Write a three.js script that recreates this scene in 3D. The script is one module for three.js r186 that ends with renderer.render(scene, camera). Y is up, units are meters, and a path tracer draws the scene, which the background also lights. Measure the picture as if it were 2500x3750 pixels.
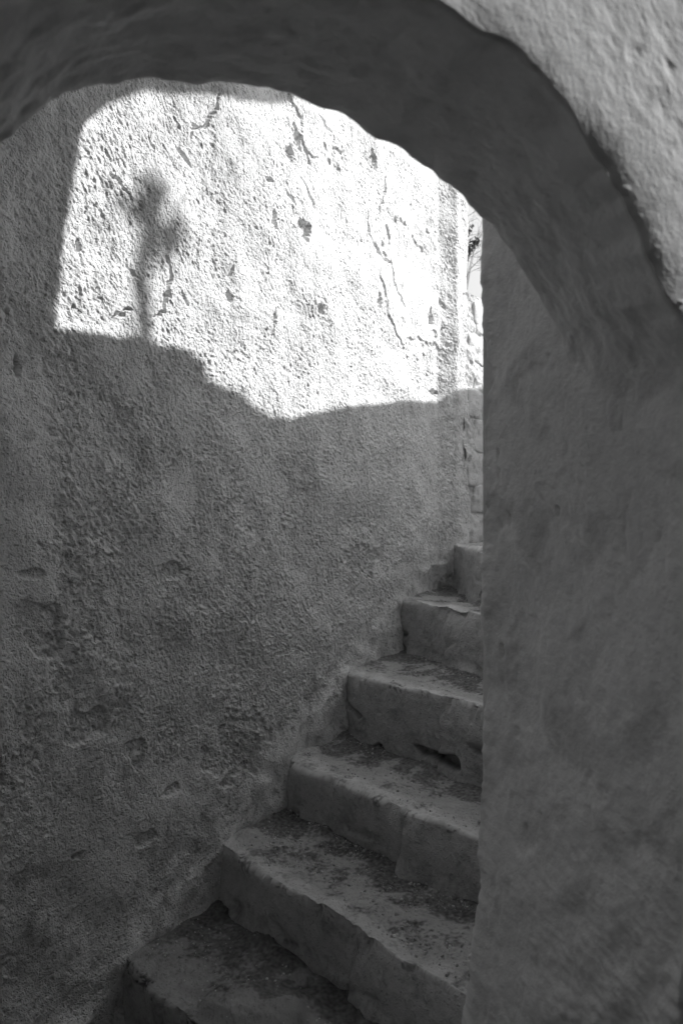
import * as THREE from 'three';
import { ImprovedNoise } from 'three/addons/math/ImprovedNoise.js';
import { mergeGeometries, mergeVertices } from 'three/addons/utils/BufferGeometryUtils.js';

// ---------------------------------------------------------------- camera, sky, sun, exposure
const EYE = 1.48;                                         // eye height over the passage floor
const scene = new THREE.Scene();
const camera = new THREE.PerspectiveCamera(2 * Math.atan(1875 / 3000) * 180 / Math.PI, 682 / 1024, 0.05, 600);
camera.position.set(0, EYE, 0);
camera.lookAt(0, EYE, -1);
camera.focus = 2.7;
camera.userData.fStop = 3.2;
scene.add(camera);
const renderer = new THREE.WebGLRenderer({ antialias: true });
renderer.setSize(682, 1024);
renderer.toneMapping = THREE.LinearToneMapping;
renderer.toneMappingExposure = 2.72;
renderer.shadowMap.enabled = true;

const TH = 25 * Math.PI / 180, CT = Math.cos(TH), ST = Math.sin(TH);   // the passage runs 25 degrees left of the view
const uvToXd = (u, v) => [u * CT - v * ST, u * ST + v * CT];
const P = (x, d, y) => new THREE.Vector3(x, y + EYE, -d);              // x right, d forward, y over the eye
const PU = (u, v, y) => { const [x, d] = uvToXd(u, v); return P(x, d, y); };

const ELEV = 38 * Math.PI / 180;
const YAW = 11 * Math.PI / 180, [SX, SD] = uvToXd(Math.cos(YAW), -Math.sin(YAW));   // the sun stands almost along the arch's front face and just grazes it
const SUN = new THREE.Vector3(SX * Math.cos(ELEV), Math.sin(ELEV), -SD * Math.cos(ELEV));
{
  const W = 256, H = 128, px = new Float32Array(W * H * 4), dir = new THREE.Vector3();
  for (let j = 0; j < H; j++) for (let i = 0; i < W; i++) {
    const lat = ((j + 0.5) / H - 0.5) * Math.PI, lon = ((i + 0.5) / W - 0.5) * 2 * Math.PI;
    dir.set(Math.cos(lat) * Math.cos(lon), Math.sin(lat), Math.cos(lat) * Math.sin(lon));
    const up = Math.max(dir.y, 0), c = Math.max(dir.dot(SUN), 0);
    const L = 0.295 + 0.015 * Math.pow(1 - up, 2) + 0.42 * Math.pow(c, 4);
    px.set([L, L, L, 1], (j * W + i) * 4);
  }
  const sky = new THREE.DataTexture(px, W, H, THREE.RGBAFormat, THREE.FloatType);
  sky.mapping = THREE.EquirectangularReflectionMapping; sky.magFilter = THREE.LinearFilter; sky.needsUpdate = true;
  scene.background = sky; scene.environment = sky;
}
const sun = new THREE.DirectionalLight(0xffffff, 2.62);
sun.position.copy(SUN).multiplyScalar(20).add(P(0, 3, 0)); sun.target.position.copy(P(0, 3, 0));
sun.castShadow = true; sun.shadow.mapSize.set(4096, 4096);
Object.assign(sun.shadow.camera, { left: -7, right: 7, top: 7, bottom: -7, near: 1, far: 45 });
scene.add(sun, sun.target);

// ---------------------------------------------------------------- helpers
let seed = 7;
const rnd = () => { seed = (seed * 1664525 + 1013904223) >>> 0; return seed / 4294967296; };
const rr = (a, b) => a + (b - a) * rnd();
const N = new ImprovedNoise();
const nz = (x, y, z = 0) => N.noise(x + 100.37, y + 100.71, z + 50.13);
const clamp = (x, a = 0, b = 1) => Math.min(b, Math.max(a, x));
const ss = (a, b, x) => { const t = clamp((x - a) / (b - a)); return t * t * (3 - 2 * t); };
const fbm = (x, y, z, o) => { let s = 0, a = 1; for (let i = 0; i < o; i++) { s += a * nz(x, y, z + i * 7.7); x *= 2.03; y *= 2.03; z *= 2.03; a *= 0.5; } return s; };
const used = {};
const numbered = n => { const k = used[n] = (used[n] ?? -1) + 1; return k ? `${n}_${String(k).padStart(3, '0')}` : n; };
function finish(o) { o.castShadow = o.receiveShadow = true; return o; }
function mesh(name, geo, mat, parent) { const m = finish(new THREE.Mesh(geo, mat)); m.name = parent ? name : numbered(name); (parent ?? scene).add(m); return m; }
function thing(name, label, category, pos = new THREE.Vector3(), group) {
  const g = new THREE.Group(); g.name = numbered(name); g.position.copy(pos); g.userData = { label, category };
  if (group) g.userData.group = group; scene.add(g); return g;
}
// a sheet of (nu+1) x (nv+1) points; f(i, j) returns { p: Vector3, uv: [u, v], c: albedo }
function sheet(nu, nv, f, flip = false, origin = null) {
  const pos = new Float32Array((nu + 1) * (nv + 1) * 3), uv = new Float32Array((nu + 1) * (nv + 1) * 2), col = new Float32Array(pos.length);
  let k = 0;
  for (let j = 0; j <= nv; j++) for (let i = 0; i <= nu; i++, k++) {
    const r = f(i, j), p = r.p;
    pos[k * 3] = p.x - (origin?.x ?? 0); pos[k * 3 + 1] = p.y - (origin?.y ?? 0); pos[k * 3 + 2] = p.z - (origin?.z ?? 0);
    uv[k * 2] = r.uv[0]; uv[k * 2 + 1] = r.uv[1];
    col[k * 3] = col[k * 3 + 1] = col[k * 3 + 2] = r.c;
  }
  const idx = new Uint32Array(nu * nv * 6); let q = 0;
  for (let j = 0; j < nv; j++) for (let i = 0; i < nu; i++) {
    const a = j * (nu + 1) + i, b = a + 1, c = a + nu + 1, d = c + 1;
    if (flip) idx.set([a, c, b, b, c, d], q); else idx.set([a, b, c, b, d, c], q);
    q += 6;
  }
  const g = new THREE.BufferGeometry();
  g.setAttribute('position', new THREE.BufferAttribute(pos, 3)); g.setAttribute('uv', new THREE.BufferAttribute(uv, 2));
  g.setAttribute('color', new THREE.BufferAttribute(col, 3)); g.setIndex(new THREE.BufferAttribute(idx, 1));
  g.computeVertexNormals(); return g;
}
function greyed(g, c) { g.setAttribute('color', new THREE.BufferAttribute(new Float32Array(g.attributes.position.count * 3).fill(c), 3)); return g; }
// hexahedron between a floor outline (xd pairs) and two heights
function prism(outline, y0, y1, c = 0.7, origin = null) {
  const s = new THREE.Shape(outline.map(([x, d]) => new THREE.Vector2(x, d)));
  const g = new THREE.ExtrudeGeometry(s, { depth: y1 - y0, bevelEnabled: true, bevelSize: 0.02, bevelThickness: 0.02, bevelOffset: -0.02, bevelSegments: 2 });
  g.rotateX(-Math.PI / 2); g.translate(0, y0 + EYE, 0);
  if (origin) g.translate(-origin.x, -origin.y, -origin.z);
  return greyed(g, c);
}

// ---------------------------------------------------------------- textures: plaster grain and brushed plaster, tileable
function tile(size, layers, gamma) {
  const rows = layers.map(([fx, fy, a], l) => {
    const t = new Float32Array(fx * fy); let s = 17 + l * 91;
    for (let i = 0; i < t.length; i++) { s = (s * 1664525 + 1013904223) >>> 0; t[i] = s / 4294967296 - 0.5; }
    return { fx, fy, a, t };
  });
  const h = new Float32Array(size * size);
  for (const { fx, fy, a, t } of rows) for (let j = 0; j < size; j++) {
    const y = j / size * fy, y0 = Math.floor(y), ty = ss(0, 1, y - y0), r0 = (y0 % fy) * fx, r1 = ((y0 + 1) % fy) * fx;
    for (let i = 0; i < size; i++) {
      const x = i / size * fx, x0 = Math.floor(x), tx = ss(0, 1, x - x0), a0 = x0 % fx, a1 = (x0 + 1) % fx;
      h[j * size + i] += a * ((t[r0 + a0] * (1 - tx) + t[r0 + a1] * tx) * (1 - ty) + (t[r1 + a0] * (1 - tx) + t[r1 + a1] * tx) * ty);
    }
  }
  return h;
}
function tex(h, size, f, srgb) {
  const d = new Uint8Array(size * size * 4);
  for (let i = 0; i < h.length; i++) { const v = clamp(f(h[i])) * 255; d[i * 4] = d[i * 4 + 1] = d[i * 4 + 2] = v; d[i * 4 + 3] = 255; }
  const t = new THREE.DataTexture(d, size, size, THREE.RGBAFormat); t.wrapS = t.wrapT = THREE.RepeatWrapping; t.magFilter = THREE.LinearFilter;
  if (srgb) t.colorSpace = THREE.SRGBColorSpace; t.needsUpdate = true; return t;
}
const hRough = tile(1024, [[32, 32, 0.5], [67, 67, 0.6], [131, 131, 0.7], [263, 263, 0.6], [509, 509, 0.4]]);
const hSoft = tile(1024, [[14, 14, 0.7], [41, 41, 0.4], [90, 90, 0.5], [230, 230, 0.35], [480, 480, 0.25]]);
const hPits = tile(1024, [[89, 89, 1.0], [173, 173, 0.8], [331, 331, 0.35]]);
for (let i = 0; i < hRough.length; i++) hRough[i] -= 1.3 * ss(0.24, 0.5, hPits[i]);
const bumpRough = tex(hRough, 1024, x => 0.62 + x * 0.32), mapRough = tex(hRough, 1024, x => 0.97 + x * 0.14);
const bumpSoft = tex(hSoft, 1024, x => 0.5 + x * 0.42), mapSoft = tex(hSoft, 1024, x => 0.965 + x * 0.14);
const std = o => new THREE.MeshStandardMaterial({ color: 0xffffff, vertexColors: true, roughness: 0.95, metalness: 0, ...o });
const M = {
  wall: std({ map: mapRough, bumpMap: bumpRough, bumpScale: 0.007 }),
  soffit: std({ map: mapSoft, bumpMap: bumpSoft, bumpScale: 0.0042 }),
  brush: std({ map: mapSoft, bumpMap: bumpSoft, bumpScale: 0.0042 }),
  soft: std({ map: mapSoft, bumpMap: bumpSoft, bumpScale: 0.0014 }),
  step: std({ map: mapRough, bumpMap: bumpRough, bumpScale: 0.003 }),
  stone: std({ map: mapRough, bumpMap: bumpRough, bumpScale: 0.004 }),
  plain: std({ map: mapSoft, bumpMap: bumpSoft, bumpScale: 0.002 }),
  ground: new THREE.MeshStandardMaterial({ color: new THREE.Color().setRGB(0.08, 0.08, 0.08), roughness: 0.95, map: mapRough }),
  twig: new THREE.MeshStandardMaterial({ color: new THREE.Color().setRGB(0.1, 0.1, 0.1), roughness: 0.9 }),
  leaf: new THREE.MeshStandardMaterial({ color: new THREE.Color().setRGB(0.06, 0.06, 0.06), roughness: 0.8, side: THREE.DoubleSide }),
  leaf_dark: new THREE.MeshStandardMaterial({ color: new THREE.Color().setRGB(0.1, 0.1, 0.1), roughness: 0.7 }),
  dry: new THREE.MeshStandardMaterial({ color: new THREE.Color().setRGB(0.07, 0.07, 0.07), roughness: 0.9, side: THREE.DoubleSide }),
};
const TILE = 0.62;                                        // metres per texture tile

// ---------------------------------------------------------------- ground
{
  const g = new THREE.CircleGeometry(250, 64); g.rotateX(-Math.PI / 2);
  g.attributes.uv.array.forEach((v, i, a) => { a[i] = v * 400; });
  const m = mesh('ground', g, M.ground); m.userData.kind = 'structure';
}

// ---------------------------------------------------------------- stairs: nose lines in plan, heights from the eye
const STEPS = [
  { y: -1.245, n: [[-0.62, 2.27], [-0.05, 1.65], [0.45, 1.10]] },
  { y: -1.060, n: [[-0.40, 2.60], [0.249, 1.82], [0.36, 1.69]] },
  { y: -0.882, n: [[-0.197, 2.90], [0.372, 2.233], [0.68, 1.87]] },
  { y: -0.626, n: [[0.018, 3.226], [0.447, 2.62], [0.90, 1.98]] },
  { y: -0.383, n: [[0.261, 3.59], [0.528, 3.10], [1.05, 2.22]] },
  { y: -0.154, n: [[0.521, 3.98], [0.583, 3.42], [1.15, 2.55]] },
];
const tread = [];                                         // points on each built tread, for the grit
const LANDING = [[0.86, 4.50], [1.25, 3.95], [1.75, 3.35]];

// ---------------------------------------------------------------- rough left wall beside the stairs
const W0 = [-0.82, 1.97], T = [0.555, 0.832], NR = [0.832, -0.555];
const wallXd = (t, h) => [W0[0] + t * T[0] + h * NR[0], W0[1] + t * T[1] + h * NR[1]];
const CRACKS = [
  [0.0085, [[0.54, 0.758], [0.561, 0.746], [0.579, 0.731], [0.581, 0.707], [0.561, 0.681], [0.563, 0.661], [0.561, 0.629], [0.547, 0.597], [0.516, 0.576], [0.482, 0.564]]],
  [0.0065, [[0.335, 0.528], [0.36, 0.545], [0.394, 0.564], [0.413, 0.568]]],
  [0.0055, [[0.407, 0.694], [0.426, 0.684], [0.452, 0.672]]],
  [0.0055, [[0.335, 0.932], [0.366, 0.923], [0.378, 0.903], [0.407, 0.895]]],
  [0.0065, [[0.766, 1.331], [0.756, 1.28], [0.709, 1.215], [0.658, 1.176], [0.644, 1.151]]],
  [0.0048, [[0.478, 1.093], [0.507, 1.062]]], [0.005, [[0.595, 1.1], [0.626, 1.08], [0.668, 1.053]]],
  [0.0173, [[1.162, 1.389], [1.173, 1.362], [1.18, 1.335], [1.19, 1.307]]],
  [0.0065, [[1.229, 1.316], [1.253, 1.283]]], [0.005, [[1.204, 1.21], [1.233, 1.189]]],
  [0.0095, [[1.233, 1.189], [1.265, 1.158], [1.279, 1.13]]], [0.007, [[1.117, 1.122], [1.144, 1.114], [1.173, 1.09]]],
  [0.007, [[1.663, 1.231], [1.69, 1.146], [1.76, 1.092]]],
  [0.008, [[1.76, 1.092], [1.862, 1.066], [1.869, 0.986], [1.938, 0.941], [1.984, 0.912]]],
  [0.006, [[1.818, 1.471], [1.809, 1.364], [1.773, 1.271]]], [0.006, [[1.312, 1.485], [1.366, 1.455], [1.411, 1.452]]],
  [0.0055, [[1.066, 0.709], [1.05, 0.649], [1.035, 0.599]]], [0.0045, [[0.625, 0.668], [0.637, 0.637]]],
  [0.0045, [[0.85, 0.834], [0.837, 0.795], [0.818, 0.764]]], [0.007, [[2.215, 0.947], [2.204, 0.9]]],
];
const HOLLOWS = [[1.131, 1.273, 0.0285, 0.029], [1.044, 1.011, 0.0135, 0.0395], [1.214, 1.025, 0.0365, 0.04], [1.718, 1.464, 0.026, 0.0475], [1.023, 1.14, 0.015, 0.0095],
  [2.267, 0.562, 0.039, 0.018], [1.753, 0.872, 0.0195, 0.025], [1.324, 0.762, 0.016, 0.0205], [0.235, 0.704, 0.009, 0.018], [0.824, 0.699, 0.0135, 0.0195], [2.209, 0.895, 0.0275, 0.025],
  [0.226, -0.907, 0.017, 0.011], [0.006, -0.649, 0.009, 0.0115], [0.05, 0.36, 0.01, 0.03]];
const ERODED = [[0.648, 0.816, 0.071, 0.0585], [0.285, 0.548, 0.0735, 0.0515], [0.249, -0.57, 0.08, 0.0435], [0.877, -0.761, 0.1645, 0.117], [0.568, -0.83, 0.0445, 0.0175],
  [0.46, -0.945, 0.052, 0.027], [0.086, -0.153, 0.051, 0.017], [0.082, -0.255, 0.0585, 0.0305], [0.429, -0.686, 0.0405, 0.0545],
  [0.13, -0.315, 0.0485, 0.083], [1.638, -0.194, 0.146, 0.0665], [0.579, -0.176, 0.045, 0.0325], [0.492, 0.694, 0.032, 0.032], [1.16, 0.768, 0.195, 0.059]];
const SMOOTH = [[2.052, 0.974, 0.2805, 0.2325], [0.991, 1.411, 0.1615, 0.037], [1.348, 1.499, 0.144, 0.062], [1.977, -0.259, 0.1475, 0.036], [2.103, 1.308, 0.156, 0.074],
  [0.579, 0.96, 0.0675, 0.041], [0.04, -0.05, 0.13, 0.5], [0.602, 0.07, 0.0685, 0.091], [0.399, -0.656, 0.0595, 0.046], [1.294, 0.99, 0.1045, 0.0815]];
const ell = (list, t, y, wob) => { let b = 9; for (const [a, c, rx, ry] of list) { const e = Math.hypot((t - a) / rx, (y - c) / ry); if (e < b) b = e; } return b + wob; };
function crackDist(t, y) {                                  // least (distance - half width)
  let b = 1;
  for (const [w, pts] of CRACKS) {
    if (Math.abs(t - pts[0][0]) > 0.3 || Math.abs(y - pts[0][1]) > 0.35) continue;
    for (let i = 0; i + 1 < pts.length; i++) {
      const [ax, ay] = pts[i], [bx, by] = pts[i + 1], dx = bx - ax, dy = by - ay;
      const s = clamp(((t - ax) * dx + (y - ay) * dy) / (dx * dx + dy * dy));
      const last = pts.length - 2, k = pts.length === 2 ? 1 : 1 - 0.5 * Math.abs(2 * (i + s) / (last + 1) - 1);
      b = Math.min(b, Math.hypot(t - ax - dx * s, y - ay - dy * s) - w * k);
    }
  }
  return b;
}
// the line of the stairs against the wall: t of each nose, and its height
const NOSE_T = STEPS.map(s => (s.n[0][0] - W0[0]) * T[0] + (s.n[0][1] - W0[1]) * T[1]);
function stairLine(t) {
  const ts = [-0.1, ...NOSE_T, 3], ys = [-1.45, ...STEPS.map(s => s.y), -0.1];
  for (let i = 0; i + 1 < ts.length; i++) if (t < ts[i + 1]) return ys[i] + (ys[i + 1] - ys[i]) * clamp((t - ts[i]) / (ts[i + 1] - ts[i]));
  return -0.1;
}
function wallRelief(t, y, plain = 0) {                      // { h: metres out of the wall, c: albedo }
  const wx = 0.012 * nz(t * 22, y * 22, 3.3) + 0.005 * nz(t * 55, y * 55, 3.9), wy = 0.012 * nz(t * 22, y * 22, 8.1) + 0.005 * nz(t * 55, y * 55, 8.8);
  const T1 = t + wx, Y1 = y + wy;
  const und = 0.020 * nz(t * 1.1, y * 1.0, 1) + 0.012 * nz(t * 3.1, y * 2.7, 2) + 0.009 * nz(t * 8, y * 7, 4) + 0.004 * nz(t * 16, y * 14, 4.5);
  const patch = 0.9 * nz(t * 4.3, y * 3.8, 5) + 0.7 * nz(t * 11, y * 9, 6) + 0.35 * nz(t * 29, y * 25, 6.5);
  const near = 1 - ss(0.1, 0.75, t);                        // coarser, softer dimples at the near end
  const overStair = y - stairLine(t) - 0.09 * nz(t * 4, y * 4, 9) - 0.04 * nz(t * 15, y * 15, 9.5);
  const skirt = 1 - ss(0.02, 0.13, overStair);
  let sm = 1 - ss(0.75, 1.05, ell(SMOOTH, t, y, 0.45 * fbm(t * 14, y * 14, 7, 2)));
  sm = Math.max(sm, skirt * 0.8, 0.55 * ss(-0.45, -0.95, y) * (1 - ss(0.5, 1.1, t)));
  const er = 1 - ss(0.86, 1.0, ell(ERODED, t, y, 0.5 * fbm(t * 17, y * 17, 11, 3)));
  const rough = (1 - 0.86 * sm) * (0.45 + 0.7 * ss(-0.6, 0.7, patch)) * (1 + 0.5 * er) * (1 - 0.25 * ss(-0.5, -1.0, y));
  const f = 1 - 0.30 * near;
  const grain = v => ss(-0.15, 0.45, v) - 0.42, g1 = nz(T1 * 33 * f, Y1 * 27 * f, 12), g2 = grain(nz(T1 * 74 * f, Y1 * 63 * f, 13)), g3 = grain(nz(T1 * 135 * f, Y1 * 118 * f, 14)), wide = nz(T1 * 19, Y1 * 15, 14.5);
  let s = 0.0020 * g1 + 0.0026 * g2 + 0.0017 * g3 + 0.0014 * wide;
  const coarse = 0.85 + 0.35 * ss(0.50, 0.25, y - 0.25 * ss(0.35, 0.1, t));        // the cast is heavier below and at the near end
  const lumpy = ss(0.62, 0.30, y) * ss(1.75, 0.9, t) * (0.7 + 0.3 * ss(-0.4, 0.5, nz(t * 3.7, y * 3.1, 14.7)));
  s += 0.5 * lumpy * (0.0030 * ss(-0.05, 0.55, nz(T1 * 33, Y1 * 23, 15.1)) + 0.0032 * ss(-0.05, 0.5, nz(T1 * 58, Y1 * 43, 15.2)) + 0.0016 * nz(T1 * 88, Y1 * 70, 15.3) - 0.002);
  const holes = 0.10 * nz(t * 7, y * 7, 15.5);                // pits come in drifts
  s -= 0.0034 * ss(0.30 + holes, 0.50 + holes, nz(T1 * 96 * f, Y1 * 80 * f, 16)) + 0.0028 * ss(0.30 + holes, 0.46 + holes, nz(T1 * 147 * f, Y1 * 125 * f, 17));
  s -= 0.0040 * ss(0.52, 0.64, nz(T1 * 50, Y1 * 38, 18));
  let h = und + s * rough * (1 + 0.10 * near) * coarse;
  h += 0.0012 * sm * nz(t * 30, y * 9, 19);
  h -= er * (1 - 0.75 * ss(0.36, 0.46, y)) * (0.007 + 0.003 * nz(T1 * 60, Y1 * 60, 20));
  if (plain === 0) {
    const cd = crackDist(t + 0.013 * nz(t * 24, y * 24, 21) + 0.006 * nz(t * 75, y * 75, 21.5), y + 0.013 * nz(t * 24, y * 24, 22) + 0.006 * nz(t * 75, y * 75, 22.5)) + 0.0012 + 0.0045 * nz(t * 32, y * 32, 22.8);
    if (cd < 0.012) h -= 0.016 * (1 - ss(-0.003, 0.002, cd));
    const ho = ell(HOLLOWS, t, y, 0.55 * nz(t * 32, y * 32, 23) + 0.4 * nz(t * 85, y * 85, 23.5));
    if (ho < 1.1) h -= 0.02 * (1 - ss(0.55, 1.02, ho)) * (1 - 0.35 * ss(0.2, 0, ho));
    // the later coat of smooth plaster right of the long crack stands proud of the old one
    const e = Math.hypot((t - 2.06) / 0.30, (y - 1.02) / 0.27) + 0.5 * fbm(t * 9, y * 9, 24, 3);
    h += 0.007 * (1 - ss(0.94, 1.0, e));
    const e2 = Math.hypot((t - 1.33) / 0.2, (y - 1.5) / 0.16) + 0.5 * fbm(t * 9, y * 9, 25, 3);
    h += 0.006 * (1 - ss(0.94, 1.0, e2));
  }
  h += (0.015 + 0.016 * nz(t * 9, y * 9, 26)) * Math.exp(-Math.max(overStair, 0) / 0.05) * (1 - plain);
  let al = 0.83 + 0.05 * nz(t * 2.3, y * 2.1, 31) + 0.035 * nz(t * 9, y * 8, 32) + 0.03 * nz(T1 * 40, Y1 * 40, 33);
  al -= 0.09 * ss(0.12, -0.12, t - 0.95 + 0.5 * fbm(t * 5, y * 4, 33.5, 4)) * ss(0.3, 0.45, y);      // greyer on the near side of the patch, with a ragged edge
  const grime = ss(0.18, 0.5, 0.55 * nz(t * 4.2, y * 3.1, 34) + 0.55 * fbm(T1 * 24, Y1 * 20, 35, 3));
  al -= 0.19 * grime;
  al -= 0.08 * ss(0.0, 0.35, fbm(T1 * 6, Y1 * 5, 34.5, 5) + 0.25 * nz(T1 * 60, Y1 * 60, 34.7) + 0.22 * ss(0.9, 0.1, overStair) - 0.12);  // blotches thicken towards the stairs, painting in the darkness of the wall foot
  al -= 0.14 * er * (0.6 + nz(T1 * 80, Y1 * 80, 36));
  al += 0.04 * sm * (1 - grime);
  const mould = ss(0.1, 0.45, 0.9 * fbm(T1 * 30, Y1 * 30, 37, 3) + 0.3 * nz(t * 6, y * 6, 38)) * (1 - ss(0.05, 0.22, overStair));
  al -= 0.22 * mould;
  return { h, c: clamp(al, 0.2, 0.87) };
}
{
  const base = P(0.2, 3.5, -EYE);
  const root = thing('plastered_wall', 'tall rough plastered wall with cracks and a sunlit patch, left of the stairs', 'wall', base);
  // plan of the face: main run, a slightly turned strip, a narrow end pier, the return at its end
  const P1 = wallXd(2.30, 0), F = 26 * Math.PI / 180, FD = [Math.cos(F) * T[0] + Math.sin(F) * NR[0], Math.cos(F) * T[1] + Math.sin(F) * NR[1]];
  const FN = [Math.cos(F) * NR[0] - Math.sin(F) * T[0], Math.cos(F) * NR[1] - Math.sin(F) * T[1]];
  const FL = 0.118, P2 = [P1[0] + FL * FD[0], P1[1] + FL * FD[1]], EL = 0.118;
  const plan = s => {
    if (s < 2.30) return { q: wallXd(s, 0), n: NR };
    if (s < 2.30 + FL) { const w = s - 2.30; return { q: [P1[0] + w * FD[0], P1[1] + w * FD[1]], n: FN }; }
    if (s < 2.30 + FL + EL) { const w = s - 2.30 - FL; return { q: [P2[0] + w * T[0], P2[1] + w * T[1]], n: NR }; }
    const w = s - 2.30 - FL - EL; return { q: [P2[0] + EL * T[0] - w * NR[0], P2[1] + EL * T[1] - w * NR[1]], n: T };
  };
  const smoothPlan = s => {                                  // rounds the plan's corners
    const r = 0.012, a = plan(s - r), b = plan(s), c = plan(s + r);
    const n = [a.n[0] + b.n[0] + c.n[0], a.n[1] + b.n[1] + c.n[1]], l = Math.hypot(...n);
    return { q: [(a.q[0] + 2 * b.q[0] + c.q[0]) / 4, (a.q[1] + 2 * b.q[1] + c.q[1]) / 4], n: [n[0] / l, n[1] / l] };
  };
  const ss_ = []; for (let s = -1.2; s < -0.06; s += 0.06) ss_.push(s);
  for (let s = -0.06; s < 2.80; s += 0.0034 + 0.0006 * clamp(s / 2)) ss_.push(s);
  const ys = []; for (let y = -1.50; y < 1.56; y += 0.0034) ys.push(y); for (let y = 1.56; y < 2.3; y += 0.05) ys.push(y);
  const lean = (s, y) => 0.010 * nz(s * 3 + 40, y * 6) * ss(2.2, 2.5, s);
  const face = sheet(ss_.length - 1, ys.length - 1, (i, j) => {
    const s = ss_[i], y = ys[j], { q, n } = smoothPlan(s + lean(s, y)), r = wallRelief(s, y, s > 2.35 ? 0.5 : 0);
    let c = r.c; const strip = ss(2.29, 2.32, s) * (1 - ss(2.40, 2.43, s));
    c -= 0.10 * strip * ss(-0.1, 0.3, fbm(s * 40, y * 22, 41, 3));
    return { p: P(q[0] + n[0] * r.h, q[1] + n[1] * r.h, y), uv: [s / TILE, y / TILE], c };
  }, false, base);
  const A = wallXd(-1.2, -0.05), B = wallXd(2.46, -0.05), C = wallXd(2.46, -0.42), D = wallXd(-1.2, -0.42);
  const core = prism([A, B, C, D], -1.5, 2.3, 0.7, base);
  mesh('plaster_face', face, M.wall, root); mesh('wall_core', core, M.plain, root);
}

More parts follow.
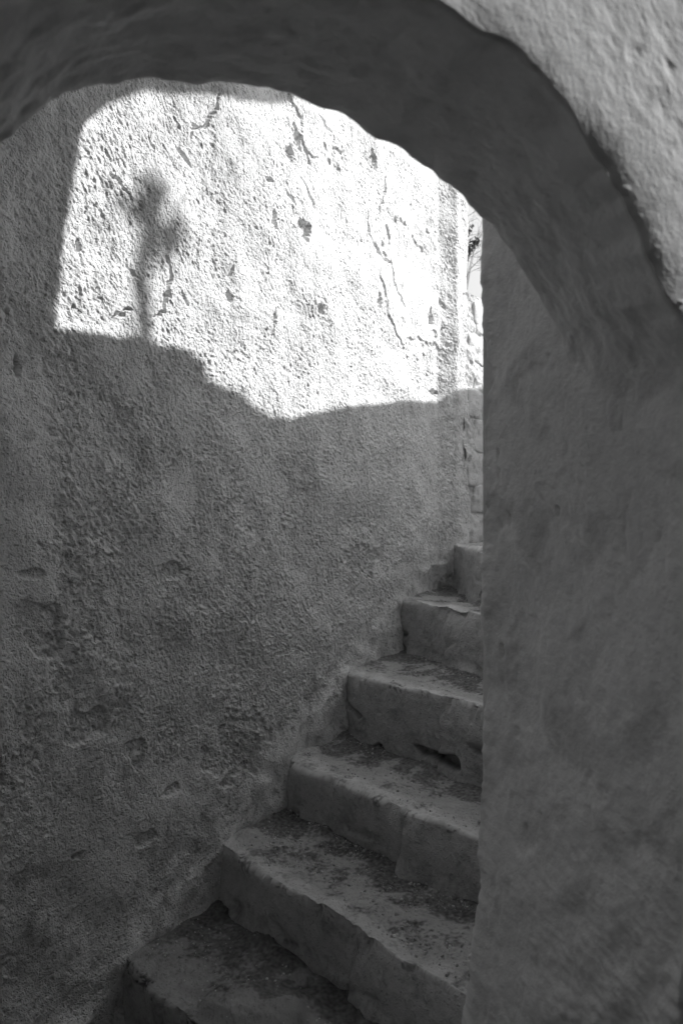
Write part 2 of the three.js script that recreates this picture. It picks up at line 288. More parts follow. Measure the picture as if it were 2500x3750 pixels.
// ---------------------------------------------------------------- archway: a thick rounded arch across the passage
const UC = 0.43, YC = 0.015, VF = 0.87, VB = 1.2;
{
  const base = PU(0.4, 1.03, -EYE);
  const root = thing('archway', 'thick rounded plaster arch framing the view to the stairs', 'arch', base);
  const flush = (deg, r) => { const q = Math.cos(Math.max(deg, -4) * Math.PI / 180), w = ss(31, 15, deg); return r * (1 - w) + 0.586 / q * w; };
  const rBack = deg => 0.637 + (deg > 118 ? -(deg - 118) * 0.0031 : 0) + 0.004 * nz(deg * 0.11, 1) + 0.0045 * nz(deg * 0.31, 2) - 0.012 * Math.exp(-Math.pow((deg - 72.8) / 2.2, 2)) - 0.004 * Math.exp(-Math.pow((deg - 81) / 3, 2)) - 0.007 * ss(55, 62, deg) * (1 - ss(74, 82, deg));
  const rFront = deg => 0.636 - 0.014 * ss(112, 84, deg) - 0.045 * ss(66, 34, deg)  + 0.012 * nz(deg * 0.09, 5) + 0.007 * nz(deg * 0.3, 6) - 0.02 * ss(118, 150, deg);
  const LEG = 1.5, pts = [];                                // profile path: right leg up, arc, left leg down
  const step = 0.0045;
  for (let y = -LEG; y < -0.06; y += 0.02) pts.push({ leg: 1, y });
  for (let a = -5; a <= 185; a += step / 0.62 * 180 / Math.PI) pts.push({ a });
  for (let y = -0.06; y > -LEG; y -= 0.02) pts.push({ leg: -1, y });
  const box = (u0, y0, du, dy) => {                         // out to the wall's own outline
    let k = 9; if (du > 1e-6) k = Math.min(k, (2.4 - u0) / du); if (du < -1e-6) k = Math.min(k, (-1.55 - u0) / du); if (dy > 1e-6) k = Math.min(k, (1.88 - y0) / dy); return k;
  };
  // across: outer back -> back arris -> soffit -> front arris -> outer front. Each entry: [v, outward offset] or a share of the way to the outline
  const RF = 0.008, RB = 0.016, cs = [];
  for (const k of [1, 0.72, 0.5, 0.33, 0.22, 0.14, 0.08]) cs.push({ v: VB, far: k });
  for (let o = 0.06; o > RB; o -= 0.006) cs.push({ v: VB, o });
  for (let i = 0; i <= 6; i++) { const q = i / 6 * Math.PI / 2; cs.push({ v: VB - RB + RB * Math.cos(q), o: RB - RB * Math.sin(q) }); }
  for (let v = VB - RB - 0.004; v > VF + RF; v -= 0.0042) cs.push({ v, o: 0 });
  for (let i = 0; i <= 18; i++) { const q = i / 18 * Math.PI / 2; cs.push({ v: VF + RF - RF * Math.sin(q), o: RF - RF * Math.cos(q) }); }
  for (let o = RF + 0.004; o < 0.36; o += 0.0045) cs.push({ v: VF, o });
  for (const k of [0.55, 0.75, 1]) cs.push({ v: VF, far: k, min: 0.37 });
  const at = (e, c) => {
    const f = clamp((c.v - VF) / (VB - VF));
    let u, y, du, dy, deg;
    if (e.leg) { deg = e.leg > 0 ? -5 - (-0.06 - e.y) * 60 : 185 + (-0.06 - e.y) * 60; const r = e.leg > 0 ? 0.587 : 0.635; du = e.leg; dy = 0; u = UC + e.leg * r; y = e.y; }
    else { deg = e.a; const r = flush(deg, rBack(deg) * f + rFront(deg) * (1 - f)), q = deg * Math.PI / 180; du = Math.cos(q); dy = Math.sin(q); u = UC + du * r; y = YC + dy * r; if (Math.abs(dy) < 0.1) { dy = 0; du = Math.sign(du); } }
    let o = c.o ?? 0; if (c.far !== undefined) o = (c.min ?? 0) + (box(u, y, du, dy) - (c.min ?? 0)) * c.far;
    return { u: u + du * o, y: y + dy * o, du, dy, deg, o };
  };
  const spec = (e, c) => {
    const g = at(e, c), arc = g.deg * Math.PI / 180 * 0.64, cross = c.v - g.o;
    const front = c.v < VF + 0.03 || (c.v <= VF + RF && g.o > 0.002) ? ss(0, 0.05, g.o) : 0, left = ss(100, 130, g.deg);
    let h = (1 - 0.45 * front) * (0.006 * nz(arc * 4, cross * 4, 51) + (0.0035 - 0.0024 * front) * nz(arc * 11, cross * 11, 52));
    h += (1 - front) * ss(VF + 0.02, VF + 0.13, c.v) * (0.0055 * nz(arc * 15 + 5, cross * 22, 53) + 0.0026 * nz(arc * 45, cross * 60, 54) + left * 0.0016 * nz(arc * 45, cross * 45, 55));
    h += (1 - front) * 0.0022 * ss(0.5, 0.62, nz(arc * 70, cross * 70, 56)) * ss(80, 40, g.deg);
    h += front * ss(0.0, 0.16, g.o - 0.02) * (0.0009 * nz(arc * 26, cross * 26, 57) + 0.0005 * nz(arc * 62, cross * 62, 58) + 0.0003 * nz(arc * 110, cross * 110, 59) - 0.0010 * ss(0.3, 0.6, nz(arc * 42, cross * 42, 60)));
    h -= 0.004 * ss(0.5, 0.6, nz(arc * 22, cross * 22, 61)) * left;
    // outwards on the soffit means away from the opening, on the faces along the passage
    const q = c.v > VB - RB - 0.001 ? 1 : c.v < VF + RF ? -1 : 0;
    const onFace = q === 0 ? 0 : clamp(g.o / (q > 0 ? RB : RF));
    const k = Math.sin(onFace * Math.PI / 2), kk = Math.cos(onFace * Math.PI / 2);
    const fade = c.far !== undefined ? 0 : 1, bow = q < 0 ? 0.0036 * Math.exp(-Math.max(g.o - RF, 0) / 0.03) * (1 + 0.35 * nz(arc * 6, 3, 67)) : 0.0036 * ss(0.10, 0.0, c.v - VF);
    let al = 0.74 + 0.03 * nz(arc * 5, cross * 5, 63) + 0.03 * nz(arc * 17, cross * 17, 64) - 0.10 * ss(0.2, 0.55, fbm(arc * 13, cross * 13, 65, 3)) - 0.12 * front * ss(0.2, 0.5, fbm(arc * 30, cross * 30, 66, 2));
    return { p: PU(g.u - g.du * h * kk * fade, c.v + q * k * h * fade + bow, g.y - g.dy * h * kk * fade), uv: [arc / TILE, cross / TILE], c: clamp(al, 0.3, 0.8) };
  };
  const cut = cs.findIndex(c => c.v <= VF + RF + 1e-6);
  mesh('soffit', sheet(cut, pts.length - 1, (i, j) => spec(pts[j], cs[i]), false, base), M.soffit, root);
  mesh('front_face', sheet(cs.length - 1 - cut, pts.length - 1, (i, j) => spec(pts[j], cs[i + cut]), false, base), M.soft, root);
  // top and outer ends of the arch wall
  const [a0, a1, a2, a3] = [uvToXd(-1.545, VF + 0.004), uvToXd(2.395, VF + 0.004), uvToXd(2.395, VB - 0.004), uvToXd(-1.545, VB - 0.004)];
  mesh('coping', prism([a0, a1, a2, a3], 1.86, 1.92, 0.7, base), M.plain, root);
}

// ---------------------------------------------------------------- pier: right-hand jamb running past the arch to the stairs
{
  const base = PU(1.5, 1.18, -EYE);
  const root = thing('jamb_pier', 'smooth brushed plaster pier forming the right side of the passage, flared at its foot', 'pier', base);
  const U0 = 1.01, VN = 0.905, VE = 1.462, RC = 0.02, cs = [];
  for (let i = 0; i <= 3; i++) cs.push({ u: 2.35 - i / 3 * 1.0, v: VE, n: [0, 1] });
  for (let u = 1.33; u > U0 + RC; u -= 0.012) cs.push({ u, v: VE, n: [0, 1] });
  for (let i = 0; i <= 8; i++) { const q = i / 8 * Math.PI / 2; cs.push({ u: U0 + RC - RC * Math.sin(q), v: VE - RC + RC * Math.cos(q), n: [-Math.sin(q), Math.cos(q)] }); }
  for (let v = VE - RC - 0.004; v > VN; v -= 0.004) cs.push({ u: U0, v, n: [-1, 0] });
  for (const u of [U0 + 0.01, 1.3, 2.35]) cs.push({ u, v: VN, n: [0, -1] });
  const ys = []; for (let y = -1.5; y < 0.75; y += 0.0045) ys.push(y); for (let y = 0.75; y <= 1.75; y += 0.1) ys.push(y);
  const f = sheet(cs.length - 1, ys.length - 1, (i, j) => {
    const c = cs[i], y = ys[j], a = c.v - (c.u - U0);
    const upper = ss(-0.1, 0.1, y), low = ss(-0.35, -0.85, y);
    const strokes = ss(0.15, 0.45, y + 0.3 * nz(a * 4, y * 3, 70)) * 0.8 + 0.2;
    let h = 0.006 * nz(a * 3, y * 2.2, 71) + 0.005 * nz(a * 8, y * 6, 72) + strokes * (0.0010 * nz(a * 60, y * 7, 73) + 0.0006 * nz(a * 120, y * 18, 74));
    h += (1 - 0.6 * upper) * (0.0062 * nz(a * 12 + y * 2, y * 8, 75) + 0.0032 * nz(a * 30 + y * 5, y * 22, 76) + 0.0015 * nz(a * 75, y * 75, 76.5));
    h += low * ss(1.42, 1.05, c.v) * (0.012 * nz(a * 15 + y * 6, y * 12, 77) + 0.009 * Math.abs(nz(a * 38, y * 38, 78)));
    const corner = Math.exp(-Math.pow((c.v - VE) / 0.05, 2)) * 2.3;
    for (const [cv, cy, cr] of [[1.388, -0.285, 0.009], [1.339, -0.44, 0.007], [1.36, -0.02, 0.006], [1.40, 0.12, 0.005], [1.30, -0.62, 0.006], [1.22, 0.0, 0.005]]) { const e = Math.hypot((c.v - cv) / cr, (y - cy) / (cr * 1.9)) + 0.4 * nz(a * 120, y * 120, 78.9); if (e < 1.2) h -= 0.008 * (1 - ss(0.6, 1.1, e)); }
    h -= 0.0035 * ss(0.05, 0.09, fbm(a * 6, y * 5, 79.5, 4) - 0.22);
    h += corner * (0.0045 * nz(y * 5, 1, 78.2) + 0.003 * nz(y * 17, 2, 78.4) + 0.0018 * nz(y * 50, 3, 78.6) - 0.008 * ss(0.4, 0.65, nz(y * 11, 4, 78.8)));
    h += 0.0015 * ss(0.5, 0.62, nz(a * 75, y * 75, 79)) - 0.005 * ss(0.60, 0.68, nz(a * 26, y * 14, 80));
    h += 0.02 * ss(-0.3, -0.9, y) + 0.034 * Math.exp(-Math.max(y + 1.07, 0) / 0.085);
    h += 0.006 * ss(0.4, 0.7, y) - 0.004 * ss(0.15, 0.5, -y) * ss(0.7, 0.4, -y);
    let al = 0.77 + 0.04 * nz(a * 3, y * 2.5, 81) + 0.025 * nz(a * 14, y * 10, 82) - 0.15 * ss(0.05, 0.5, fbm(a * 9 + y * 5, y * 8, 83, 5)) - 0.05 * ss(0.1, 0.5, fbm(a * 40 + y * 20, y * 30, 84, 2));
    return { p: PU(c.u + c.n[0] * h, c.v + c.n[1] * h, y), uv: [a / TILE, y / TILE], c: clamp(al, 0.3, 0.8) };
  }, false, base);
  mesh('brushed_face', f, M.brush, root);
  const [a0, a1, a2, a3] = [uvToXd(U0 + 0.05, VN + 0.01), uvToXd(2.35, VN + 0.01), uvToXd(2.35, VE - 0.01), uvToXd(U0 + 0.05, VE - 0.01)];
  mesh('coping', prism([a0, a1, a2, a3], 1.62, 1.70, 0.7, base), M.plain, root);
}

// ---------------------------------------------------------------- staircase: six visible steps turning up to the right
{
  const base = P(0, 2.6, -EYE);
  const root = thing('staircase', 'worn whitewashed stone steps winding up to the right behind the pier', 'stairs', base);
  const line = (n, k) => {                                  // k in metres along the nose line
    let [a, b, c] = n; const l1 = Math.hypot(b[0] - a[0], b[1] - a[1]), l2 = Math.hypot(c[0] - b[0], c[1] - b[1]);
    const w = ss(l1 - 0.12, l1 + 0.12, k) * 0 + (k > l1 ? 1 : 0);
    const p1 = [a[0] + (b[0] - a[0]) * k / l1, a[1] + (b[1] - a[1]) * k / l1], p2 = [b[0] + (c[0] - b[0]) * (k - l1) / l2, b[1] + (c[1] - b[1]) * (k - l1) / l2];
    return [p1[0] * (1 - w) + p2[0] * w, p1[1] * (1 - w) + p2[1] * w];
  };
  const len = n => Math.hypot(n[1][0] - n[0][0], n[1][1] - n[0][1]) + Math.hypot(n[2][0] - n[1][0], n[2][1] - n[1][1]);
  const JOINT = [9, 0.66, 0.60, 0.55, 0.33, 9];             // where a second block meets the first, metres from the wall
  STEPS.forEach((s, q) => {
    tread[q] = [];
    const next = q < 5 ? STEPS[q + 1].n : LANDING, L = len(s.n), LN = len(next), yb = (q ? STEPS[q - 1].y : -EYE) - 0.05, H = s.y - yb;
    const ks = []; for (let k = -0.1; k <= L; k += 0.0042) ks.push(k);
    const R = 0.018, prof = [];
    for (let y = yb; y < s.y - R; y += 0.0048) prof.push({ y, back: 0, r: 1 });
    for (let i = 0; i <= 8; i++) { const a = i / 8 * Math.PI / 2; prof.push({ y: s.y - R + R * Math.sin(a), back: R - R * Math.cos(a), r: Math.cos(a) }); }
    for (let b = R + 0.0045; b < 0.62; b += 0.0048) prof.push({ y: s.y, back: b, r: 0 });
    const g = sheet(ks.length - 1, prof.length - 1, (i, j) => {
      const k = ks[i], m = prof[j], p0 = line(s.n, k), p1 = line(next, (k + 0.1) / (L + 0.1) * (LN + 0.1) - 0.1);
      const d = Math.hypot(p1[0] - p0[0], p1[1] - p0[1]), e = 0.004, pa = line(s.n, k - e), pb = line(s.n, k + e);
      let fx = (pb[1] - pa[1]), fd = -(pb[0] - pa[0]); const l = Math.hypot(fx, fd) || 1; fx /= -l; fd /= -l;      // up the stairs
      if (fx * (p1[0] - p0[0]) + fd * (p1[1] - p0[1]) < 0) { fx = -fx; fd = -fd; }
      const bx = (p1[0] - p0[0]) / d, bd = (p1[1] - p0[1]) / d, w = ss(0.02, 0.1, m.back);
      let x = p0[0] + (fx * (1 - w) + bx * w) * m.back, dd = p0[1] + (fd * (1 - w) + bd * w) * m.back, y = m.y;
      const X = x * 1, Z = dd, Q = q * 3.7;
      const depth = s.y - m.y, back = m.back / Math.max(d, 0.1);
      // chips along the nose, wear, a second block right of the joint
      const chip = ss(0.1, 0.55, nz(k * 13, Q, 91) + 0.5 * nz(k * 40, Q, 92)) * Math.exp(-Math.pow((m.back + depth * 0.8) / 0.035, 2));
      const j0 = JOINT[q] + 0.02 * nz(depth * 14, Q, 93) - depth * 0.05, block = ss(-0.015, 0.02, k - j0), gap = Math.exp(-Math.pow((k - j0) / 0.012, 2));
      let out = 0.014 * nz(k * 5.5, m.y * 3, 94 + Q) + 0.022 * nz(k * 2.6, Q, 93.5) + 0.004 * nz(k * 16, m.y * 16, 95 + Q) + 0.0022 * nz(k * 45, m.y * 45, 96) + 0.001 * nz(k * 110, m.y * 110, 97);
      out += 0.022 * block * ss(0, 0.1, depth) - 0.010 * gap * ss(0.02, 0.08, depth) * ss(-0.4, 0.3, nz(depth * 20, Q, 93.7)) + 0.03 * ss(H - 0.10, H - 0.03, depth) * (0.6 + nz(k * 8, Q, 98));
      const hole = ss(0.30, 0.5, nz(k * 9, m.y * 16, 99 + Q)) * ss(0.10, 0.16, depth) * (q === 3 ? 1 : 0.4);
      out -= 0.03 * hole;
      let up = 0.011 * nz(X * 5, Z * 5, 100 + Q) + 0.007 * nz(X * 9, Z * 9, 100.5 + Q) + 0.004 * nz(X * 15, Z * 15, 101) + 0.0016 * nz(X * 42, Z * 42, 102) + 0.0011 * nz(X * 100, Z * 100, 103);
      const crust = ss(0.12, 0.3, fbm(X * 7, Z * 7, 104 + Q, 3)) * ss(0.05, 0.12, m.back);
      up += crust * (0.004 + 0.004 * nz(X * 60, Z * 60, 105) + 0.0035 * nz(X * 120, Z * 120, 105.5));
      up -= 0.013 * chip + 0.006 * block * ss(0.2, 0, m.back) * (q === 2 || q === 1 ? 1 : 0);
      up += 0.030 * Math.exp(-Math.max(0.9 * d - m.back, 0) / 0.03) * (0.3 + 0.5 * nz(k * 7, Q, 106)) * (m.r === 0 ? 1 : 0);
      up += 0.022 * Math.exp(-Math.max(k, 0) / 0.06) * (0.4 + 0.6 * back) * (m.r < 1 ? 1 : ss(0.1, 0, depth)) * ss(0.0, 0.06, m.back + 0.03);
      if (q === 0) up += 0.035 * ss(0.20, 0.06, Math.hypot(X + 0.22, (Z - 2.03) * 1.2) + 0.05 * nz(X * 12, Z * 12, 108)) * ss(0.02, 0.08, m.back);
      out -= 0.026 * chip;
      out *= m.r; up *= 1 - m.r * 0.999;
      const lift = m.r >= 1 ? -0.012 * ss(0.03, 0, depth) * ss(0, 0.5, nz(k * 6, Q, 107)) : 0;
      x -= fx * out; dd -= fd * out; y += up + lift;
      // whitewash, soil in the corners, lichen crust with a grain of its own
      if (m.r === 0 && m.back > 0.03 && k > 0.02 && m.back < 0.4) tread[q].push([x, dd, y]);
      let al = 0.50 - (m.r < 0.5 ? 0.07 : 0) - (q === 0 ? 0.14 : q === 1 ? 0.02 : 0) + 0.05 * nz(X * 9, Z * 9, 111 + y * 9) + 0.04 * nz(X * 30, y * 30 + Z * 30, 112);  // lowest steps get a darker base colour in place of shade there
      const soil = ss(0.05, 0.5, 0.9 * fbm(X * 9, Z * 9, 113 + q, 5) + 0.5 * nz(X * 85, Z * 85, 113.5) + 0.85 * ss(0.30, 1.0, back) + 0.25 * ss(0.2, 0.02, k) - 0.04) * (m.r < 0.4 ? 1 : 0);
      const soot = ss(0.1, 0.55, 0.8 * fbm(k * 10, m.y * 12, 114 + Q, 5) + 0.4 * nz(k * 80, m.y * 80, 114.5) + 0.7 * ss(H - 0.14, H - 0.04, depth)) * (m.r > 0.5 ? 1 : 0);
      const moss = ss(0.36, 0.50, nz(k * 17, Q, 115) + 0.7 * nz(k * 80, m.y * 80 + m.back * 80, 116)) * Math.exp(-Math.pow((m.back + 0.7 * depth) / 0.022, 2)) * (q < 4 ? 1 : 0.3);
      al += 0.18 * ss(0.09, 0.02, m.back + 0.04 * nz(k * 14, Z * 9, 119)) * (m.r < 0.8 ? 1 : ss(0.05, 0.0, depth)) * (q ? 1 : 0.3);
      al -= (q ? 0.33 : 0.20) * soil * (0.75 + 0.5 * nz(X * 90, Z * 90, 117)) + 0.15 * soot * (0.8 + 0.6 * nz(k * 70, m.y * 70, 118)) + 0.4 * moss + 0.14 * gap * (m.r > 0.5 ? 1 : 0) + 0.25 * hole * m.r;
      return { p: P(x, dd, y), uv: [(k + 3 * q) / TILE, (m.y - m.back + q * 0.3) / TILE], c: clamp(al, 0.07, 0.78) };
    }, true, base);
    const o = mesh('step', g, M.step, root); o.name = q ? `step_${String(q).padStart(3, '0')}` : 'step';
  });
}

// ---------------------------------------------------------------- loose grit, stones and dry leaves lying on the treads
{
  const g = new THREE.DodecahedronGeometry(1, 0), spots = [];
  while (spots.length < 4200) {
    const q = rnd() < 0.55 ? 1 : rnd() < 0.55 ? 2 : rnd() < 0.5 ? 3 : 0, [x, d, y] = tread[q][Math.floor(rnd() * tread[q].length)];
    if (fbm(x * 6, d * 6, 131, 3) + 0.25 * rnd() < 0.12 && rnd() < 0.93) continue;
    spots.push([x + rr(-0.003, 0.003), d + rr(-0.003, 0.003), y]);
  }
  const m = new THREE.InstancedMesh(g, new THREE.MeshStandardMaterial({ color: 0xffffff, roughness: 1 }), spots.length), o = new THREE.Object3D();
  spots.forEach(([x, d, y], i) => {
    const s = 0.0011 + 0.0042 * Math.pow(rnd(), 6); o.position.copy(P(x, d, y + s * 0.35)); o.rotation.set(rr(0, 6), rr(0, 6), rr(0, 6)); o.scale.set(s * rr(0.8, 1.5), s * rr(0.6, 1), s * rr(0.8, 1.3)); o.updateMatrix();
    m.setMatrixAt(i, o.matrix); const c = rr(0.25, 0.75); m.setColorAt(i, new THREE.Color().setRGB(c, c, c));
  });
  m.name = 'grit'; m.userData = { kind: 'stuff', label: 'loose plaster grit scattered over the lower treads', category: 'grit' }; finish(m); scene.add(m);
}

// ---------------------------------------------------------------- rubble wall at the head of the stairs
{
  const start = [0.617, 4.06], base = P(start[0], start[1], -EYE);
  const root = thing('rubble_wall', 'low whitewashed rubble stone wall at the head of the stairs, beside the sky gap', 'wall', base);
  const at = (w, out) => [start[0] + w * T[0] + out * NR[0], start[1] + w * T[1] + out * NR[1]];
  const face = sheet(160, 420, (i, j) => {
    const w = -0.06 + i / 160 * 1.0, y = -0.4 + j / 420 * 1.48, h = 0.010 + 0.024 * fbm(w * 7, y * 7, 121, 3) + 0.006 * nz(w * 40, y * 40, 122), q = at(w, h);
    return { p: P(q[0], q[1], y), uv: [w / TILE, y / TILE], c: 0.68 + 0.06 * nz(w * 15, y * 15, 123) };
  }, false, base);
  mesh('mortar_face', face, M.wall, root);
  mesh('wall_core', prism([at(-0.04, -0.06), at(1.0, -0.06), at(1.0, -0.45), at(-0.04, -0.45)], -0.4, 1.05, 0.65, base), M.plain, root);
  let n = 0;
  for (let row = 0, y = -0.30; y < 0.98; row++) {
    const rh = rr(0.12, 0.2);
    for (let w = row % 2 ? -0.02 : 0.05; w < 0.8;) {
      const rw = rr(0.13, 0.24), c = at(w + rw / 2, -0.03), big = w < 0.35;
      let g = mergeVertices((() => { const b = new THREE.IcosahedronGeometry(1, big ? 12 : 4); b.deleteAttribute('uv'); b.deleteAttribute('normal'); return b; })(), 1e-4);
      const p = g.attributes.position, col = new Float32Array(p.count * 3), uv = new Float32Array(p.count * 2), z = n * 9.1;
      const yy = y + rh / 2 + rr(-0.02, 0.02), tilt = rr(-0.35, 0.35);
      for (let i = 0; i < p.count; i++) {
        const d = new THREE.Vector3().fromBufferAttribute(p, i), m = Math.max(Math.abs(d.x), Math.abs(d.y), Math.abs(d.z)), k = Math.pow(m, -0.75);
        const f = k * (1 + 0.16 * nz(d.x * 1.6, d.y * 1.6, d.z * 1.6 + z) + 0.06 * nz(d.x * 4, d.y * 4, d.z * 4 + z) + 0.025 * nz(d.x * 12, d.y * 12, d.z * 12 + z));
        const a = d.x * f * rw * 0.52, b = d.y * f * rh * 0.53, o = d.z * f * 0.055, ca = Math.cos(tilt), sa = Math.sin(tilt);
        const W = a * ca - b * sa * 0.7, Y = a * sa * 0.5 + b * ca;
        const v = P(c[0] + W * T[0] + o * NR[0], c[1] + W * T[1] + o * NR[1], yy + Y).sub(base);
        p.setXYZ(i, v.x, v.y, v.z); uv[i * 2] = W / TILE + n * 0.37; uv[i * 2 + 1] = Y / TILE;
        col.fill(clamp(0.72 + 0.08 * nz(W * 20, Y * 20, z) - 0.2 * ss(0.25, 0.5, fbm(W * 18, Y * 18, z + 3, 3)), 0.3, 0.8), i * 3, i * 3 + 3);
      }
      g.setAttribute('uv', new THREE.BufferAttribute(uv, 2)); g.setAttribute('color', new THREE.BufferAttribute(col, 3)); g.computeVertexNormals();
      const o = mesh('stone', g, M.stone, root); o.name = n ? `stone_${String(n).padStart(3, '0')}` : 'stone'; n++;
      w += rw + rr(0.0, 0.02);
    }
    y += rh;
  }
}

// ---------------------------------------------------------------- thorny bush against the sky, behind the rubble wall
{
  const base = P(0.80, 5.05, 0.70), root = thing('thorn_bush', 'bare thorny bush with a few dark leaf clumps against the sky gap', 'bush', base);
  // bank of earth that the bush grows on
  const bank = mesh('earth_bank', prism([[0.35, 4.7], [2.8, 5.4], [2.8, 9], [-1.2, 9]], -1.48, 0.72, 0.3), M.plain); bank.userData.kind = 'structure';
  const loc = (px, py, d) => P((px - 1250) / 3000 * d, d, (1875 - py) / 3000 * d).sub(base);
  const tube = (pts, r) => new THREE.TubeGeometry(new THREE.CatmullRomCurve3(pts), 14, r, 5);
  const stem = loc(1700, 1120, 5.05), S = [[1712, 1000, 1775, 760, 6], [1712, 1000, 1800, 880, -8], [1712, 1005, 1795, 975, 10], [1700, 960, 1800, 870, 14], [1698, 900, 1800, 860, -8], [1700, 870, 1795, 880, 16], [1700, 830, 1745, 800, 8],
    [1705, 960, 1790, 905, 8], [1705, 950, 1795, 960, -14], [1702, 940, 1795, 930, -10], [1720, 985, 1785, 915, -6], [1722, 985, 1752, 845, 5], [1735, 900, 1790, 820, 6], [1700, 800, 1765, 745, -6], [1712, 880, 1768, 845, 3], [1725, 915, 1800, 890, 4]];
  S.forEach(([ax, ay, bx, by, bow], i) => {
    const d = 5.05 + rr(-0.18, 0.18), a = loc(ax, ay, d), b = loc(bx, by, d), m = a.clone().lerp(b, 0.5); m.y += bow * d / 3000; m.z += rr(-0.03, 0.03);
    const q1 = a.clone().lerp(m, 0.5); q1.y += rr(-0.006, 0.006); const q2 = m.clone().lerp(b, 0.55); q2.y += rr(-0.008, 0.008);
    const gs = [tube([stem.clone().lerp(a, 0.02 * (i % 5)), a, q1, m, q2, b], 0.0012)];
    for (let k = 0; k < 4; k++) { const s = a.clone().lerp(b, rr(0.25, 0.9)); s.y += bow * d / 3000 * 0.8; gs.push(tube([s, s.clone().add(new THREE.Vector3(rr(0, 0.03), rr(-0.02, 0.05), rr(-0.02, 0.02))), s.clone().add(new THREE.Vector3(rr(0.02, 0.07), rr(-0.03, 0.1), rr(-0.03, 0.03)))], 0.0006)); }
    const o = mesh('branch', mergeGeometries(gs), M.twig, root); o.name = i ? `branch_${String(i).padStart(3, '0')}` : 'branch';
  });
  mesh('trunk', tube([loc(1690, 1490, 5.05), loc(1694, 1300, 5.07), stem], 0.008), M.twig, root);
  const clumps = [[1728, 895, 26, 20, 90], [1718, 915, 15, 10, 30], [1742, 885, 14, 12, 40], [1711, 858, 11, 9, 28], [1719, 838, 11, 12, 24], [1711, 932, 12, 16, 46], [1708, 945, 8, 10, 20]];
  clumps.forEach(([px, py, rx, ry, n], i) => {
    const gs = [], c = loc(px, py, 5.0);
    for (let k = 0; k < n; k++) {
      const g = new THREE.CircleGeometry(0.0085, 6); g.scale(0.6, 1.2, 1); g.rotateX(rr(0, 3)); g.rotateY(rr(0, 6)); g.rotateZ(rr(0, 6));
      const a = rr(0, 6.283), q = Math.sqrt(rnd()); g.translate(c.x + Math.cos(a) * q * rx * 5 / 3000 + 0.35 * Math.sin(a) * q * ry * 5 / 3000, c.y + Math.sin(a) * q * ry * 5 / 3000 + 0.3 * Math.cos(a) * q * rx * 5 / 3000, c.z + rr(-0.04, 0.04)); gs.push(g);
    }
    const o = mesh('leaf_clump', mergeGeometries(gs), M.leaf, root); o.name = i ? `leaf_clump_${String(i).padStart(3, '0')}` : 'leaf_clump';
  });
}

// ---------------------------------------------------------------- out of the frame: what shades the place
const ST_T = SX * T[0] + SD * T[1], ST_N = SX * NR[0] + SD * NR[1];        // the sun's bearing along the rough wall and out of it
const GAP = 1.055, SH = ST_T / ST_N * GAP, RISE = GAP / ST_N * Math.tan(ELEV);
{
  // the wall on the far side of the stairs; its edge is the shadow's edge on the rough wall
  const thick = 0.25, base = P(...wallXd(2.5, GAP), -EYE);
  const root = thing('stair_wall', 'plain plaster wall on the right of the stairs with a stepped top, hidden behind the pier', 'wall', base);
  const low = [[3.4, 0.60], [2.7, 0.57], [2.293, 0.53], [1.789, 0.455], [1.384, 0.39], [1.176, 0.345], [1.05, 0.345], [0.96, 0.372], [0.90, 0.405], [0.80, 0.412], [0.755, 0.43], [0.725, 0.485], [0.66, 0.512], [0.535, 0.514], [0.399, 0.495], [0.266, 0.482], [0.167, 0.481]];
  const left = [[0.181, 0.562], [0.196, 0.651], [0.213, 0.805], [0.231, 0.919], [0.247, 1.026]];
  const top = [[0.257, 1.045], [0.331, 1.119], [0.409, 1.178], [0.492, 1.232], [0.591, 1.259], [0.709, 1.297], [0.837, 1.336], [0.976, 1.379], [1.112, 1.441], [1.25, 1.56]];
  const s = new THREE.Shape(); const V = (t, y) => new THREE.Vector2(t + SH, y + RISE);
  const extra = thick / ST_N * Math.tan(ELEV), lag = thick / ST_N * ST_T;
  s.moveTo(3.4 + SH, -1.48);
  for (const [t, y] of low) s.lineTo(t + SH, y + RISE);
  for (const [t, y] of left) s.lineTo(t + SH, y + RISE);
  for (const [t, y] of top) s.lineTo(t + SH + lag, y + RISE + extra);
  s.lineTo(1.25 + SH + lag, 1.95 + RISE); s.lineTo(0.44, 1.95 + RISE); s.lineTo(0.44, -1.48); s.closePath();
  const g = new THREE.ExtrudeGeometry(s, { depth: thick, bevelEnabled: false, curveSegments: 2 });
  const p = g.attributes.position;
  for (let i = 0; i < p.count; i++) { const [x, d] = wallXd(p.getX(i), GAP + p.getZ(i)); const v = P(x, d, p.getY(i)).sub(base); p.setXYZ(i, v.x, v.y, v.z); }
  g.computeVertexNormals();
  mesh('wall_slab', greyed(g, 0.8), M.plain, root);
  mesh('added_dado', prism([wallXd(0.50, GAP - 0.02), wallXd(4.7, GAP - 0.02), wallXd(4.7, GAP + 0.1), wallXd(0.50, GAP + 0.1)], -EYE, -0.10, 0.12, base), M.plain, root);  // dark band added to cut bounce onto the foot of the rough wall
}
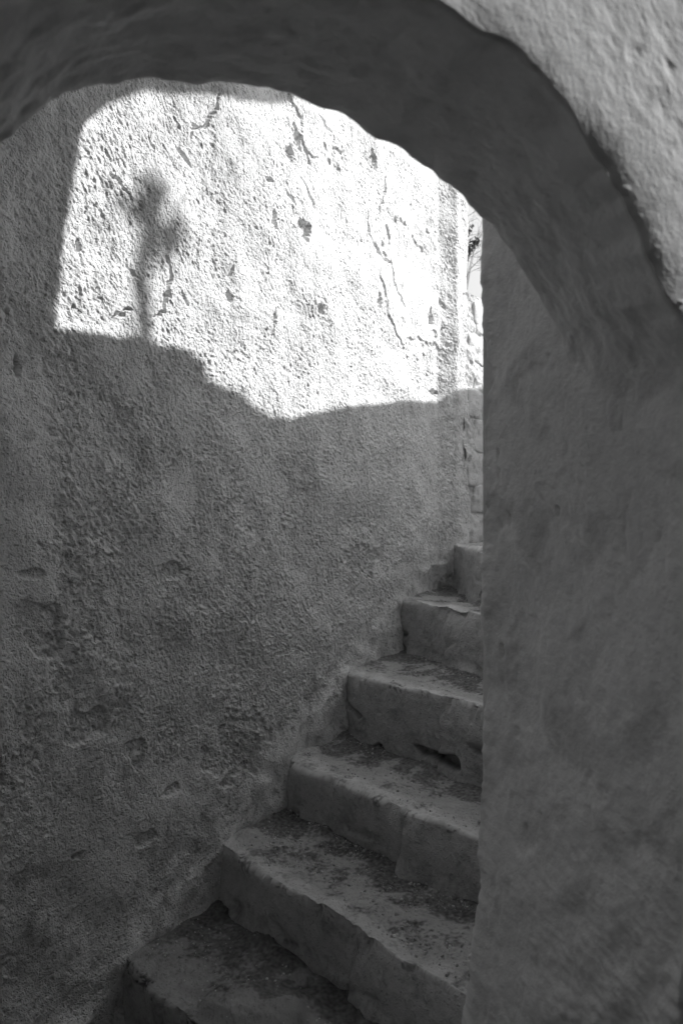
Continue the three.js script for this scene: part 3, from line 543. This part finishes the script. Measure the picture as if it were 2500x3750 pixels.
{
  // a slender tree beyond the stair wall, whose soft shadow stands on the sunlit patch
  const at = (t, y, o = 0) => P(...wallXd(t + ST_T / ST_N * (GAP + o), GAP + o), y + (GAP + o) / ST_N * Math.tan(ELEV));
  const base = at(0.465, 0.2, 1.9).setY(0), root = thing('slender_tree', 'slender young tree beyond the stair wall, seen only as a soft shadow', 'tree', base);
  const foot = at(0.465, 0.3, 1.9).setY(0), line = pts => new THREE.CatmullRomCurve3([...pts].map(v => v.sub(base)));
  mesh('trunk', new THREE.TubeGeometry(line([foot, at(0.466, 0.4, 1.9), at(0.468, 0.56, 1.9), at(0.472, 0.70, 1.9), at(0.482, 0.84, 1.9), at(0.49, 0.95, 1.9)]), 60, 0.020, 10), M.twig, root);
  const limbs = [[0.44, 0.87], [0.575, 0.81], [0.53, 0.90]].map(([t, y]) => new THREE.TubeGeometry(line([at(0.475, 0.76, 1.9), at((0.475 + t) / 2, (0.78 + y) / 2, 1.9), at(t, y, 1.9)]), 12, 0.008, 8));
  mesh('limb', mergeGeometries(limbs), M.twig, root);
  const blobs = [[0.497, 0.945, 0.05, 0.05, 44], [0.49, 0.86, 0.06, 0.06, 46], [0.405, 0.868, 0.055, 0.03, 34], [0.585, 0.845, 0.055, 0.035, 36], [0.545, 0.79, 0.05, 0.035, 24], [0.47, 0.60, 0.05, 0.12, 40]], gs = [];
  for (const [t, y, a, b, n] of blobs) for (let k = 0; k < n; k++) {
    const g = new THREE.SphereGeometry(0.0135, 8, 6); g.scale(1, rr(0.6, 1.2), 0.3); g.rotateX(rr(0, 6)); g.rotateY(rr(0, 6));
    const q = Math.pow(rnd(), 0.6), f = rr(0, 6.283), c = at(t + Math.cos(f) * q * a, y + Math.sin(f) * q * b, rr(1.6, 2.2)).sub(base); g.translate(c.x, c.y, c.z); gs.push(g);
  }
  mesh('crown', mergeGeometries(gs), M.leaf_dark, root);
}
function house(name, label, us, vs, h, albedo) {
  const o = [uvToXd(us[0], vs[0]), uvToXd(us[1], vs[0]), uvToXd(us[1], vs[1]), uvToXd(us[0], vs[1])];
  const root = thing(name, label, 'house', PU((us[0] + us[1]) / 2, (vs[0] + vs[1]) / 2, -EYE));
  mesh('wall', prism(o, -EYE, h - EYE, albedo, root.position), M.plain, root);
  return root;
}
house('shading_house', 'tall dark house added on the right of the lane to shade it, outside the frame', [2.42, 5.4], [-5, -0.25], 6, 0.2);  // added to shade the lane, dark so it throws little light back
{
  const h = house('opposite_house', 'tall whitewashed house across the lane, behind the camera, with an added dark base', [-5, 2.3], [-4.2, -0.95], 6, 0.6);
  mesh('added_plinth', prism([uvToXd(-5.03, -4.23), uvToXd(2.33, -4.23), uvToXd(2.33, -0.92), uvToXd(-5.03, -0.92)], -EYE, -0.35, 0.06, h.position), M.plain, h);  // dark base added to cut bounce through the arch to the stairs
}
{
  const h = house('side_house', 'pale house closing the lane on its left, outside the frame, with an added dark base', [-4.2, -1.25], [-0.9, 0.85], 5, 0.34);
  mesh('added_plinth', prism([uvToXd(-4.25, -0.94), uvToXd(-1.22, -0.94), uvToXd(-1.22, 0.855), uvToXd(-4.25, 0.855)], -EYE, 0.12, 0.05, h.position), M.plain, h);  // dark base added so only the upper wall bounces light into the passage
}

{
  // slab added above the frame to keep skylight off the lower steps
  const w = t => wallXd(t, 0.02), base = P(0, 2.2, -EYE);
  const root = thing('shade_slab', 'unseen slab added over the foot of the stairs to darken it, above the frame', 'shade_slab', base);
  mesh('slab', prism([uvToXd(-1.5, 1.205), uvToXd(1.30, 1.205), uvToXd(1.30, 2.2), uvToXd(1.30, 2.30), w(0.98), w(-1.1)], 1.9, 2.1, 0.7, base), M.plain, root);
}
house('added_lane_wall', 'unseen dark wall added to keep light out of the lane beside the arch', [2.42, 2.75], [-0.24, 1.15], EYE + 1.3, 0.14);  // added to shut out low sky and sunlit ground on the right
{
  const root = thing('added_lane_roof', 'unseen slab added over the lane behind the arch to block its skylight', 'roof', PU(0.5, -0.3, -EYE));
  mesh('roof_slab', prism([uvToXd(-1.24, -0.94), uvToXd(2.41, -0.94), uvToXd(2.41, 0.53), uvToXd(-1.24, 0.53)], 1.15, 1.35, 0.5, root.position), M.plain, root);  // added slab that narrows the sky slot in front of the arch
}

renderer.render(scene, camera);
